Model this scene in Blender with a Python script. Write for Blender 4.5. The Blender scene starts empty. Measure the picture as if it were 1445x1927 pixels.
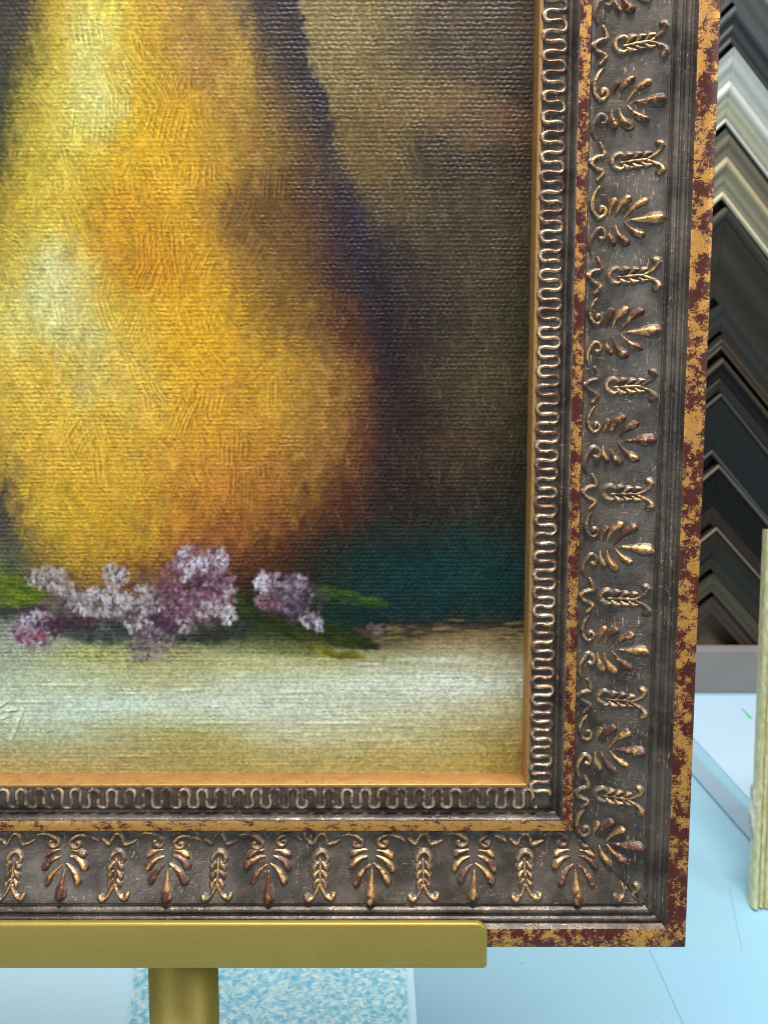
import bpy, bmesh, math, random
import numpy as np
from mathutils import Vector, Matrix

SC = bpy.context.scene
COL = SC.collection
R = math.radians
random.seed(7)
RNG = np.random.default_rng(11)

# ------------------------------------------------------------------ camera
# The picture plane (lip of the frame) is z = 0 in "frame space" (mm): x right,
# y up along the canvas, z towards the viewer.  It leans back on the easel.
LEAN = 10.0
TILT = 5.43                     # camera pitch against the picture's normal
FPX = 1500.0                    # focal length in photo pixels (1445 x 1927)
DIST = 375.0                    # mm
H0 = 500.0                      # height of the frame-space origin above the table, mm
a_, t_ = R(90 - LEAN), R(TILT)
ROT = Matrix.Rotation(a_, 4, 'X')
F2W = Matrix.Translation((0, 0, H0 * .001)) @ ROT @ Matrix.Scale(.001, 4)

CAM_F = Vector((0, math.sin(t_) * DIST, math.cos(t_) * DIST))
FWD = Vector((0, -math.sin(t_), -math.cos(t_)))
UPV = Vector((0, math.cos(t_), -math.sin(t_)))
RGT = Vector((1, 0, 0))

cam = bpy.data.cameras.new('camera')
cam.sensor_fit = 'VERTICAL'; cam.sensor_height = 36; cam.sensor_width = 36
cam.lens = FPX / 1927 * 36
cam.clip_start = .01; cam.clip_end = 100
cam.dof.use_dof = True
cam.dof.focus_distance = .378
cam.dof.aperture_fstop = 15
cam_o = bpy.data.objects.new('camera', cam); COL.objects.link(cam_o)
rotm = Matrix((RGT, UPV, -FWD)).transposed().to_4x4()
cam_o.matrix_world = Matrix.Translation(F2W @ CAM_F) @ ROT @ rotm
SC.camera = cam_o
CAM_W = F2W @ CAM_F

# ------------------------------------------------------------------ light
world = bpy.data.worlds.new('World'); SC.world = world; world.use_nodes = True
bg = world.node_tree.nodes['Background']
bg.inputs['Color'].default_value = (.90, .96, 1.0, 1)
bg.inputs['Strength'].default_value = .22

def area(name, loc, target, size, sizey, power, colour):
    l = bpy.data.lights.new(name, 'AREA'); l.shape = 'RECTANGLE'
    l.size = size; l.size_y = sizey; l.energy = power; l.color = colour
    o = bpy.data.objects.new(name, l); COL.objects.link(o)
    o.location = loc
    o.rotation_euler = (Vector(target) - Vector(loc)).to_track_quat('-Z', 'Y').to_euler()
    return o
area('ceiling_lamp', (.10, -.22, 2.2), (.05, .15, .3), .8, .4, 50, (1, .98, .94))
area('window_light', (-1.36, -1.85, 1.2), (.1, 0, .5), .9, 1.2, 18, (.74, .89, 1))
area('rear_fill_light', (-.5, .45, 2.2), (-.2, .38, 0), .8, .4, 15, (.95, .98, 1))  # added overhead fill for the shaded table below the ledge
area('right_light', (1.6, -.9, 1.5), (.1, .1, .45), .7, .9, 13, (.85, .94, 1))  # unseen cool source at right, evens out light across the canvas

SC.cycles.filter_width = 1.0
SC.view_settings.view_transform = 'Standard'
SC.view_settings.look = 'None'
SC.view_settings.exposure = 0.0
SC.view_settings.gamma = 1.0
SC.view_settings.use_curve_mapping = False

# ------------------------------------------------------------------ helpers
def fs(u, v, z=0.0):
    """photo pixel -> frame space (mm) on the plane z"""
    d = FWD + RGT * ((u - 722.5) / FPX) - UPV * ((v - 963.5) / FPX)
    k = (z - CAM_F.z) / d.z
    return CAM_F + d * k

def ray_w(u, v):
    d = FWD + RGT * ((u - 722.5) / FPX) - UPV * ((v - 963.5) / FPX)
    return (ROT.to_3x3() @ d)

def on_table(u, v, z=0.0):
    d = ray_w(u, v); k = (z - CAM_W.z) / d.z
    return CAM_W + d * k

def on_wall(u, v, y):
    d = ray_w(u, v); k = (y - CAM_W.y) / d.y
    return CAM_W + d * k

def lin(c):
    r = []
    for x in c:
        x = x / 255
        r.append(x / 12.92 if x <= .04045 else ((x + .055) / 1.055) ** 2.4)
    return tuple(r)

def link(name, mesh, mat=None, parent=None):
    o = bpy.data.objects.new(name, mesh); COL.objects.link(o)
    if mat and not mesh.materials: mesh.materials.append(mat)
    if parent: o.parent = parent
    return o

def mesh_of(name, verts, faces, smooth=True, wear=None):
    m = bpy.data.meshes.new(name)
    m.from_pydata([tuple(v) for v in verts], [], faces)
    m.update()
    if smooth: m.polygons.foreach_set('use_smooth', [True] * len(m.polygons))
    if wear is not None:
        at = m.attributes.new('wear', 'FLOAT', 'POINT'); at.data.foreach_set('value', wear)
    return m

def thing(name, label, cat, mat4=None, group=None):
    o = bpy.data.objects.new(name, None); COL.objects.link(o); o.empty_display_size = .02
    if mat4 is not None: o.matrix_world = mat4
    tag(o, label, cat, group)
    return o

def tag(o, label=None, cat=None, group=None, kind=None):
    if label: o['label'] = label
    if cat: o['category'] = cat
    if group: o['group'] = group
    if kind: o['kind'] = kind
    return o

# ---------- node helpers
class NT:
    def __init__(s, name):
        s.m = bpy.data.materials.new(name); s.m.use_nodes = True
        s.t = s.m.node_tree; s.b = s.t.nodes['Principled BSDF']
        s.tc = s.t.nodes.new('ShaderNodeTexCoord')
    def n(s, typ, **kw):
        nd = s.t.nodes.new(typ)
        for k, v in kw.items(): setattr(nd, k, v)
        return nd
    def put(s, sock, v):
        if v is None: return
        if isinstance(v, bpy.types.NodeSocket): s.t.links.new(v, sock)
        elif isinstance(v, (tuple, list)) and len(v) == 3 and sock.type == 'RGBA': sock.default_value = (*v, 1)
        else: sock.default_value = v
    def obj(s): return s.tc.outputs['Object']
    def mapp(s, vec, scale=(1, 1, 1), rot=(0, 0, 0), loc=None):
        m = s.n('ShaderNodeMapping'); s.put(m.inputs['Vector'], vec)
        m.inputs['Scale'].default_value = scale; m.inputs['Rotation'].default_value = rot
        if loc is not None: s.put(m.inputs['Location'], loc)
        return m.outputs[0]
    def noise(s, vec, scale, detail=4, rough=.55, dist=0):
        n = s.n('ShaderNodeTexNoise'); s.put(n.inputs['Vector'], vec)
        n.inputs['Scale'].default_value = scale; n.inputs['Detail'].default_value = detail
        n.inputs['Roughness'].default_value = rough; n.inputs['Distortion'].default_value = dist
        return n.outputs['Fac']
    def voro(s, vec, scale, feature='F1', out='Distance', rnd=1):
        n = s.n('ShaderNodeTexVoronoi', feature=feature); s.put(n.inputs['Vector'], vec)
        n.inputs['Scale'].default_value = scale; n.inputs['Randomness'].default_value = rnd
        return n.outputs[out]
    def math(s, op, a, b=None, c=None, clamp=False):
        n = s.n('ShaderNodeMath', operation=op, use_clamp=clamp)
        s.put(n.inputs[0], a)
        if b is not None: s.put(n.inputs[1], b)
        if c is not None: s.put(n.inputs[2], c)
        return n.outputs[0]
    def ramp(s, f, lo, hi, smooth=True):
        n = s.n('ShaderNodeMapRange', interpolation_type='SMOOTHSTEP' if smooth else 'LINEAR')
        s.put(n.inputs[0], f); s.put(n.inputs[1], lo); s.put(n.inputs[2], hi)
        return n.outputs[0]
    def mix(s, f, a, b):
        n = s.n('ShaderNodeMix', data_type='RGBA'); s.put(n.inputs[0], f)
        s.put(n.inputs[6], a); s.put(n.inputs[7], b)
        return n.outputs[2]
    def fmix(s, f, a, b):
        n = s.n('ShaderNodeMix', data_type='FLOAT'); s.put(n.inputs[0], f)
        s.put(n.inputs[2], a); s.put(n.inputs[3], b)
        return n.outputs[0]
    def bump(s, h, strength, dist, normal=None):
        n = s.n('ShaderNodeBump'); s.put(n.inputs['Height'], h)
        n.inputs['Strength'].default_value = strength; n.inputs['Distance'].default_value = dist
        if normal is not None: s.put(n.inputs['Normal'], normal)
        return n.outputs[0]
    def rand(s): return s.n('ShaderNodeObjectInfo').outputs['Random']
    def attr(s, name, out='Fac'):
        n = s.n('ShaderNodeAttribute', attribute_name=name); return n.outputs[out]
    def set(s, **kw):
        names = dict(color='Base Color', rough='Roughness', metal='Metallic', normal='Normal',
                     spec='Specular IOR Level', trans='Transmission Weight', coat='Coat Weight',
                     coatr='Coat Roughness', alpha='Alpha')
        for k, v in kw.items(): s.put(s.b.inputs[names[k]], v)
        return s.m

# ------------------------------------------------------------------ materials
GOLD = lin((236, 176, 92)); BOLE = lin((84, 34, 27))

def m_gilt(name, lo, hi, scale=260, stretch=(1, 1, 1), sheen=.55):
    """broken gold leaf over red-brown bole"""
    s = NT(name); v = s.mapp(s.obj(), stretch)
    big = s.noise(v, scale * .33, 3, .6)
    fine = s.noise(v, scale * 1.25, 9, .80, .9)
    f = s.math('ADD', s.math('MULTIPLY', big, .55), s.math('MULTIPLY', fine, .65))
    crack = s.voro(v, scale * 2.3, 'DISTANCE_TO_EDGE')
    f = s.math('SUBTRACT', f, s.math('MULTIPLY', s.ramp(crack, .10, .0), .05))
    leaf = s.ramp(f, lo, hi)
    dark = s.ramp(s.noise(v, 900, 3, .6), .68, .74)
    g2 = s.mix(s.noise(v, 700, 3), lin((198, 130, 58)), lin((238, 180, 100)))
    c = s.mix(leaf, s.mix(s.noise(v, 120, 3), lin((62, 26, 23)), lin((92, 40, 32))), g2)
    c = s.mix(dark, c, lin((30, 16, 14)))
    nrm = s.bump(s.math('ADD', s.math('MULTIPLY', leaf, .4), s.math('MULTIPLY', s.noise(v, 1400, 4), .3)), .35, .0004)
    return s.set(color=c, metal=s.math('MULTIPLY', leaf, sheen), rough=s.fmix(leaf, .38, .42), normal=nrm, spec=.4)

def m_patina(name, ornament=False, lo=.34, hi=.60, brk=.75):
    """dark worn bronze patina; copper showing on scratches, gold and bole on crests"""
    s = NT(name); v = s.obj()
    base = s.mix(s.ramp(s.noise(v, 45, 4), .35, .68), lin((66, 58, 52)), lin((106, 95, 85)))
    base = s.mix(s.math('MULTIPLY', s.ramp(s.noise(v, 170, 5, .65), .5, .72), .5), base, lin((126, 104, 88)))
    # fine scratches in changing directions
    sc = None
    for k, (sx, sy, rz) in enumerate(((1, .16, .5), (.2, 1, .3), (1, .2, -.8))):
        q = s.mapp(v, (sx, sy, 1), (0, 0, rz), (k * .37, k * .11, 0))
        w = s.ramp(s.noise(q, 1150, 2, .5, .8), .665, .72)
        sc = w if sc is None else s.math('MAXIMUM', sc, w)
    sc = s.math('MULTIPLY', sc, s.ramp(s.noise(v, 60, 3), .40, .60))
    c = s.mix(sc, base, lin((205, 168, 138)))
    metal = s.math('MULTIPLY_ADD', sc, .3, .38)
    rough = s.fmix(s.ramp(s.noise(v, 160, 4), .3, .7), .28, .46)
    h = s.math('ADD', s.math('MULTIPLY', s.noise(v, 320, 5, .6), .6), s.math('MULTIPLY', s.noise(v, 1300, 3), .25))
    if ornament:
        wear = s.attr('wear'); rnd = s.rand()
        off = s.n('ShaderNodeCombineXYZ'); s.put(off.inputs[0], rnd); s.put(off.inputs[1], s.math('MULTIPLY', rnd, 7.3))
        q = s.mapp(v, (1, 1, 1), (0, 0, 0), off.outputs[0])
        n1 = s.noise(q, 170, 4, .6); n2 = s.noise(q, 520, 5, .7)
        w = s.math('ADD', wear, s.math('MULTIPLY', s.math('SUBTRACT', n2, .5), brk))
        worn = s.ramp(w, lo, hi)
        hue = s.math('ADD', s.math('MULTIPLY', n1, .8), s.math('MULTIPLY', n2, .45))
        hue = s.math('ADD', hue, s.math('MULTIPLY', s.math('SUBTRACT', rnd, .5), .22))
        hue = s.math('SUBTRACT', hue, s.math('MULTIPLY', s.attr('tip'), .2))
        gold = s.ramp(hue, .53, .66)
        gc = s.mix(s.ramp(n2, .3, .7), lin((150, 100, 66)), lin((234, 182, 118)))
        crest = s.mix(gold, lin((92, 56, 44)), gc)
        c = s.mix(worn, c, crest)
        g = s.math('MULTIPLY', worn, gold)
        metal = s.math('ADD', metal, s.math('MULTIPLY', g, .45), clamp=True)
        rough = s.fmix(worn, rough, .38)
    nrm = s.bump(h, .7, .0009)
    return s.set(color=c, metal=metal, rough=rough, normal=nrm, spec=.5)

def m_serp():
    s = NT('serpentine_patina'); v = s.obj()
    wear = s.attr('wear')
    n1 = s.noise(v, 120, 4, .6); n2 = s.noise(v, 650, 5, .7)
    base = s.mix(n1, lin((72, 64, 58)), lin((104, 92, 84)))
    w = s.math('ADD', wear, s.math('MULTIPLY', s.math('SUBTRACT', n2, .5), .9))
    worn = s.ramp(w, .5, .8)
    crest = s.mix(s.ramp(s.math('ADD', s.math('MULTIPLY', n1, .7), s.math('MULTIPLY', n2, .4)), .50, .62), lin((112, 74, 58)), lin((220, 176, 134)))
    c = s.mix(worn, base, crest)
    return s.set(color=c, metal=s.math('MULTIPLY_ADD', worn, .35, .3), rough=.36,
                 normal=s.bump(s.noise(v, 900, 4), .5, .0004), spec=.5)

def m_lip():
    s = NT('lip_gold'); v = s.obj()
    n = s.noise(s.mapp(v, (1, 1, 1)), 420, 6, .7)
    f = s.ramp(n, .54, .64)
    c = s.mix(s.noise(v, 90, 3), lin((160, 112, 60)), lin((194, 147, 88)))
    c = s.mix(s.math('MULTIPLY', f, .55), c, lin((120, 80, 54)))
    return s.set(color=c, metal=.4, rough=.38, normal=s.bump(s.noise(v, 1100, 4), .5, .0004))

def m_paint():
    s = NT('oil_paint'); v = s.obj()
    wob = s.n('ShaderNodeTexNoise'); s.put(wob.inputs['Vector'], v); wob.inputs['Scale'].default_value = 260
    wob.inputs['Detail'].default_value = 3
    sub = s.n('ShaderNodeVectorMath', operation='SUBTRACT'); s.put(sub.inputs[0], wob.outputs['Color']); sub.inputs[1].default_value = (.5, .5, .5)
    scl = s.n('ShaderNodeVectorMath', operation='SCALE'); s.put(scl.inputs[0], sub.outputs[0]); scl.inputs['Scale'].default_value = .0019
    add = s.n('ShaderNodeVectorMath', operation='ADD'); s.put(add.inputs[0], v); s.put(add.inputs[1], scl.outputs[0])
    sep = s.n('ShaderNodeSeparateXYZ'); s.put(sep.inputs[0], add.outputs[0])
    sx = s.math('SINE', s.math('MULTIPLY', sep.outputs[0], math.pi / .00145))
    sy = s.math('SINE', s.math('MULTIPLY', sep.outputs[1], math.pi / .00215))
    w = s.math('MULTIPLY', sx, sy)
    rows = s.math('MULTIPLY', s.math('POWER', s.math('ABSOLUTE', sy), 1.6), .75)
    weave = s.math('ADD', s.math('MULTIPLY', w, .45), rows)
    thick = s.attr('thick')
    amp = s.math('MULTIPLY_ADD', s.ramp(s.noise(v, 110, 4), .3, .7), 1.0, .4)
    amp = s.math('MULTIPLY', amp, s.math('SUBTRACT', 1.0, s.math('MULTIPLY', thick, .78)))
    h = s.math('MULTIPLY', weave, amp)
    h = s.math('ADD', h, s.math('MULTIPLY', s.noise(v, 1300, 4, .65), 1.35))
    col = s.attr('paint', 'Color')
    return s.set(color=col, rough=s.fmix(s.noise(v, 500, 3), .28, .42), spec=.22, normal=s.bump(h, .75, .00027))

def m_brass(name='easel_brass'):
    s = NT(name); v = s.obj()
    n = s.noise(v, 1600, 3, .6)
    c = s.mix(s.noise(v, 25, 3), lin((164, 142, 64)), lin((180, 157, 80)))
    c = s.mix(s.math('MULTIPLY', s.ramp(n, .5, .72), .35), c, lin((204, 188, 120)))
    c = s.mix(s.math('MULTIPLY', s.ramp(s.noise(v, 700, 4), .52, .7), .2), c, lin((128, 108, 44)))
    return s.set(color=c, metal=.55, rough=s.fmix(s.noise(v, 60, 4), .42, .54), normal=s.bump(n, .4, .0003), spec=.4)

def m_plain(name, rgb, rough=.5, metal=0.0, var=.12, scale=40, bump=.15, spec=.4, coat=0, bscale=300):
    s = NT(name); v = s.obj()
    a = tuple(x * (1 - var) for x in rgb); b = tuple(min(1, x * (1 + var)) for x in rgb)
    c = s.mix(s.noise(v, scale, 5, .6), a, b)
    return s.set(color=c, rough=s.fmix(s.noise(v, scale * 3, 4), rough * .85, min(1, rough * 1.15)), metal=metal, spec=spec,
                 coat=coat, normal=s.bump(s.noise(v, bscale, 4), bump, .0006))

M_PAT = m_patina('patina_bronze'); M_ORN = m_patina('ornament_patina', True); M_SERP = m_serp(); M_DULL = m_patina('rubbed_patina', True, .66, .95, 1.7)
M_BAND = m_gilt('outer_gilt', .598, .632, 380, (1, 1, 1))
M_FILLET = m_gilt('fillet_gilt', .592, .635, 480, (1, .8, 1))
M_FILLET_B = m_gilt('fillet_gilt_fuller', .515, .575, 620, (.7, 1.2, 1))
M_LIP = m_lip(); M_PAINT = m_paint(); M_BRASS = m_brass()
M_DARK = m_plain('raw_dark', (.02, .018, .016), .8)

# ------------------------------------------------------------------ setting
TY = .755     # where the table meets the ledge board
WY = .800     # wall plane that carries the corner samples
def box_mesh(name, x0, x1, y0, y1, z0, z1, bev=.002):
    bm = bmesh.new()
    bmesh.ops.create_cube(bm, size=1)
    for v in bm.verts:
        v.co = Vector((x0 if v.co.x < 0 else x1, y0 if v.co.y < 0 else y1, z0 if v.co.z < 0 else z1))
    if bev: bmesh.ops.bevel(bm, geom=bm.edges[:], offset=bev, segments=2, affect='EDGES', profile=.5)
    m = bpy.data.meshes.new(name); bm.to_mesh(m); bm.free()
    return m

def m_table():
    s = NT('table_laminate'); v = s.obj()
    c = s.mix(s.noise(v, 3.0, 3), lin((147, 190, 210)), lin((156, 195, 212)))
    spk = s.ramp(s.noise(v, 160, 2, .4), .765, .78)
    c = s.mix(s.math('MULTIPLY', spk, .5), c, lin((90, 110, 130)))
    return s.set(color=c, rough=.22, spec=.35, normal=s.bump(s.noise(v, 9, 2), .05, .003))
t = link('table_top', box_mesh('table_top', -1.3, 1.6, -.5, TY + .05, -.03, 0), m_table()); tag(t, 'pale blue smooth table top under the easel', kind='structure')
t = link('wall', box_mesh('wall', -1.3, 1.8, WY, WY + .03, -.03, 1.6, 0), m_plain('wall_board', lin((112, 94, 72)), .8, 0, .2, 14)); tag(t, 'brown board wall behind the hanging corner samples', kind='structure')

# ------------------------------------------------------------------ frame profile
XS, YB = 68.9, -133.0           # sight corner, bottom right (frame space, mm)
SW, SH = 332.0, 440.0           # sight opening
DOUT = 75.4
BASE = Vector((XS - SW / 2, YB - DOUT, -22))      # frame's base point
FRAME_M = F2W @ Matrix.Translation(BASE)
FRAME_M = Matrix.Translation(FRAME_M.translation) @ ROT

LIP = [(0, -13.2), (0, -.35), (.25, -.05), (.6, .05), (1.5, .05), (1.9, -.4), (2.1, -.75)]
P1 = [(2.1, -.75), (3, -.55), (5, -.25), (8, -.15), (10.5, -.4), (12.2, -1.1), (13.3, -2.2), (14.2, -2.8), (15.1, -2.6),
      (15.6, -1.6), (16.0, 0), (16.5, 1.3), (17.1, 2.0), (17.6, 2.2)]
FIL = [(17.6, 2.2), (18.0, 2.3), (22.2, 2.25), (22.6, 2.1), (22.8, 1.6)]
P2 = [(22.8, 1.6), (23.1, .6), (23.8, .0), (26, -.2), (30, .1), (34, .9), (39, 2.3), (44, 4.1), (49, 6.1), (53, 7.8),
      (55.3, 8.8), (55.9, 8.9), (56.2, 8.1), (56.7, 7.6), (57.2, 8.0), (57.6, 9.0), (58.2, 9.9), (59.0, 10.3), (59.8, 10.1),
      (60.4, 9.5), (60.8, 8.9), (61.2, 8.9), (61.7, 9.7), (62.3, 10.6), (63.0, 10.9), (63.7, 10.7), (64.1, 10.2), (64.5, 10.2),
      (65.0, 10.9), (65.5, 12.0), (66.0, 12.7)]
BAND = [(66.0, 12.7), (66.4, 12.95), (74.8, 13.0), (75.2, 12.8), (75.4, 12.3), (75.4, 9)]
SIDE = [(75.4, 9), (75.4, -21.8), (66, -22), (8, -22), (6, -16)]
pd = [p[0] for p in LIP[1:] + P1 + FIL + P2 + BAND[:4]]; pz = [p[1] for p in LIP[1:] + P1 + FIL + P2 + BAND[:4]]
def prof(d): return float(np.interp(d, pd, pz))

GAP = .07
RAILS = {  # direction along (s), outward (d), origin, s range at d = 0
    'right':  (Vector((0, 1, 0)), Vector((1, 0, 0)), Vector((XS, YB, 0)), SH),
    'bottom': (Vector((1, 0, 0)), Vector((0, -1, 0)), Vector((XS - SW, YB, 0)), SW),
    'left':   (Vector((0, 1, 0)), Vector((-1, 0, 0)), Vector((XS - SW, YB, 0)), SH),
    'top':    (Vector((1, 0, 0)), Vector((0, 1, 0)), Vector((XS - SW, YB + SH, 0)), SW),
}
def sweep(rail, pts, step=4.0, jit=.03, wearf=None):
    sv, dv, o, L = RAILS[rail]
    n = max(8, int(L / step)); vs = []; fc = []; m = len(pts)
    rr = np.random.default_rng(len(rail) * 31 + m)
    for i in range(n + 1):
        f = i / n
        for (d, z) in pts:
            g = GAP * (1 + d * .02)
            s = (-d + g) + f * (L + 2 * d - 2 * g)
            j = 0 if i in (0, n) else rr.normal(0, jit)
            j2 = 0 if i in (0, n) else rr.normal(0, jit)
            vs.append((o + sv * s + dv * (d + j2) + Vector((0, 0, z + j)) - BASE) * .001)
    # a right-handed winding for each rail
    flip = sv.cross(dv).z > 0
    for i in range(n):
        for k in range(m - 1):
            q = [i * m + k, (i + 1) * m + k, (i + 1) * m + k + 1, i * m + k + 1]
            fc.append(q if flip else q[::-1])
    return vs, fc

frame = thing('picture_frame', 'ornate bronze and gold picture frame with palmette relief, resting on the brass easel ledge', 'picture frame', FRAME_M)
rails = {}
for rn in RAILS:
    r = link('rail', mesh_of('rail_' + rn, *sweep(rn, P2)), M_PAT, frame); rails[rn] = r
    link('inner_moulding', mesh_of('inner_moulding', *sweep(rn, P1)), M_PAT, r)
    link('sight_lip', mesh_of('sight_lip', *sweep(rn, LIP, jit=.015)), M_LIP, r)
    link('gilt_fillet', mesh_of('gilt_fillet', *sweep(rn, FIL, jit=.02)), M_FILLET_B if rn in ('bottom', 'top') else M_FILLET, r)
    link('gilt_band', mesh_of('gilt_band', *sweep(rn, BAND, jit=.02)), M_BAND, r)
    link('side', mesh_of('side', *sweep(rn, SIDE, step=30, jit=0)), M_DARK, r)

# ---------- ornament shapes.  mesh space: x = d (outwards), y = s (along), z = height; mm from the rail's sight line
THICK = 1.08; NC = 10
def bell(t): return (.5 + .5 * math.cos(math.pi * t)) ** .72
def tube(path, rad, n_sub=4, nc=6, hscale=1.0, ends=True, sink=.06):
    """half-round moulded strand lying on the profile; path = [(d, s)], rad = list of half widths"""
    P = np.array(path, float); n = len(P)
    tt = np.arange(n); q = np.linspace(0, n - 1, (n - 1) * n_sub + 1)
    def cr(a):   # catmull-rom
        out = []
        for x in q:
            i = min(int(x), n - 2); f = x - i
            p0, p1, p2, p3 = a[max(i - 1, 0)], a[i], a[i + 1], a[min(i + 2, n - 1)]
            out.append(.5 * (2 * p1 + (p2 - p0) * f + (2 * p0 - 5 * p1 + 4 * p2 - p3) * f * f + (3 * p1 - p0 - 3 * p2 + p3) * f ** 3))
        return np.array(out)
    C = cr(P); W = np.interp(q, tt, rad) * THICK
    T = np.gradient(C, axis=0); T /= np.linalg.norm(T, axis=1)[:, None] + 1e-9
    N = np.stack([-T[:, 1], T[:, 0]], 1)
    if ends:
        e0, e1 = W[0], W[-1]
        C = np.vstack([C[0] - T[0] * e0 * 1.25, C[0] - T[0] * e0 * .75, C, C[-1] + T[-1] * e1 * .6, C[-1] + T[-1] * e1 * 1.05, C[-1] + T[-1] * e1 * 1.3])
        N = np.vstack([N[0], N[0], N, N[-1], N[-1], N[-1]]); W = np.concatenate([[e0 * .12, e0 * .65], W, [e1 * .84, e1 * .5, e1 * .1]])
    vs, fc, we = [], [], []
    for i in range(len(C)):
        for k in range(NC + 1):
            t = 1 - 2 * k / NC
            d, s = C[i] + N[i] * W[i] * t * 1.62
            h = bell(t)
            vs.append((d * .001, s * .001, (prof(d) - sink + h * W[i] * hscale * 1.35) * .001)); we.append(h)
    m = NC + 1
    for i in range(len(C) - 1):
        for k in range(NC):
            fc.append([i * m + k, (i + 1) * m + k, (i + 1) * m + k + 1, i * m + k + 1])
    # make the normals point up
    a, b, c = (Vector(vs[j]) for j in fc[len(fc) // 2][:3])
    if (b - a).cross(c - a).z < 0: fc = [f[::-1] for f in fc]
    return vs, fc, we

def px(xo, yo): return (23.6 + xo * .2265, -yo * .2365)     # photo offsets (from the relief's inner edge, from the axis)
def petal(x0, y0, x1, y1, w, bow=0):
    xm, ym = (x0 + x1) / 2, (y0 + y1) / 2
    dx, dy = x1 - x0, y1 - y0
    pts = [px(x0, y0), px(x0 + dx * .33 - dy * bow, y0 + dy * .33 + dx * bow), px(x0 + dx * .66 - dy * bow, y0 + dy * .66 + dx * bow), px(x0 + dx * .93, y0 + dy * .93)]
    return tube(pts, [.22 * w * .102, .5 * w * .102, .92 * w * .102, w * .102], 3, 6, 1.1)

def join(parts):
    V, F, W = [], [], []
    for v, f, w in parts:
        o = len(V); V += v; W += w; F += [[i + o for i in q] for q in f]
    return V, F, W

PETALS = [(82, 0, 135, 1, 19, 0), (68, -3, 105, -37, 13.5, -.07), (53, -9, 77, -45, 14, -.09), (42, -10, 51, -42, 11.5, -.07),
          (70, 4, 104, 33, 13, .07), (54, 9, 76, 46, 14, .09), (41, 10, 50, 41, 11.5, .07)]
VOL_A = tube([px(*p) for p in ((22, -66), (14, -54), (9, -38), (12, -23), (23, -12), (33, -17), (34, -27), (27, -31), (25, -25))],
             [.5, .75, .9, .9, .85, .8, .8, .75, .8], 4, 6)
VOL_B = tube([px(*p) for p in ((10, 62), (6, 47), (10, 30), (22, 15), (31, 17), (35, 25), (31, 33), (26, 32))],
             [.5, .85, .95, .9, .8, .85, 1.0, .9], 4, 6)
HUB = tube([px(20, 0), px(45, 0), px(82, 0)], [2.0, 2.3, .6], 4, 6, .07)
# squiggle, on the axis half way between palmettes
SQUIG = tube([px(*p) for p in ((21, -38), (27, -26), (28, -15), (14, -11), (5, -3), (10, 6), (26, 14), (27, 20), (17, 30))],
             [.55, .8, .85, .8, .9, .85, .8, .85, .6], 4, 6)
def spike():
    L = [tube([px(*p) for p in ((68, -10), (58, -15), (47, -10), (44, 0), (50, 9), (60, 13), (66, 9))], [.7, .9, .9, .95, .95, .9, .5], 4, 6)]
    for i, x in enumerate((66, 82, 98)):
        L.append(tube([px(x, -4 + i * .6), px(x + 7, -11 + i * .6), px(x + 15, -13 + i)], [.55, 1.25 - i * .15, .6], 4, 5, .95))
        L.append(tube([px(x, 5 - i * .4), px(x + 7, 12 - i * .6), px(x + 16, 12 - i)], [.55, 1.25 - i * .15, .6], 4, 5, .95))
    L.append(tube([px(60, 1), px(85, 0), px(112, 0)], [.5, .8, .6], 3, 5, .9))
    L.append(tube([px(*p) for p in ((108, -1), (120, -7), (128, -14), (131, -23), (126, -27))], [.7, .7, .8, 1.2, 1.1], 4, 6))
    L.append(tube([px(*p) for p in ((108, 2), (120, 8), (129, 14), (133, 22), (129, 27))], [.7, .7, .8, 1.3, 1.2], 4, 6))
    return L
ME = {}
def m_(name, data, mat):
    m = mesh_of(name, data[0], data[1], True, data[2]); m.materials.append(mat); return m
ME['petal'] = [m_('petal', petal(*p), M_ORN) for p in PETALS]
for k, m in enumerate(ME['petal']):       # the bulb ends are rubbed back to the red-brown ground
    n = len(m.vertices); tt = np.clip((np.arange(n) // (NC + 1)) / (n // (NC + 1) - 1), 0, 1)
    m.attributes.new('tip', 'FLOAT', 'POINT').data.foreach_set('value', (tt ** 2 * (1.0 if k == 0 else .28)).astype(np.float32))
ME['vol'] = [m_('volute', VOL_A, M_DULL), m_('volute', VOL_B, M_DULL)]
ME['hub'] = m_('palmette', HUB, M_PAT)
ME['squig'] = m_('ribbon_squiggle', SQUIG, M_DULL)
sp = spike()
ME['spike_head'] = m_('leaf_spike', join([sp[0], sp[7]]), M_DULL)
ME['spike_leaf'] = [m_('leaf', p, M_DULL) for p in sp[1:7]]
ME['spike_foot'] = [m_('foot_curl', p, M_DULL) for p in sp[8:]]

def rail_mat(rail, pos):
    """object matrix (frame local, m) that puts ornament mesh space on a rail at pos (mm, frame space)"""
    if rail == 'right':
        return Matrix.Translation((Vector((XS, pos, 0)) - BASE) * .001)
    return Matrix.Translation((Vector((pos, YB, 0)) - BASE) * .001) @ Matrix.Rotation(R(-90), 4, 'Z')

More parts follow.
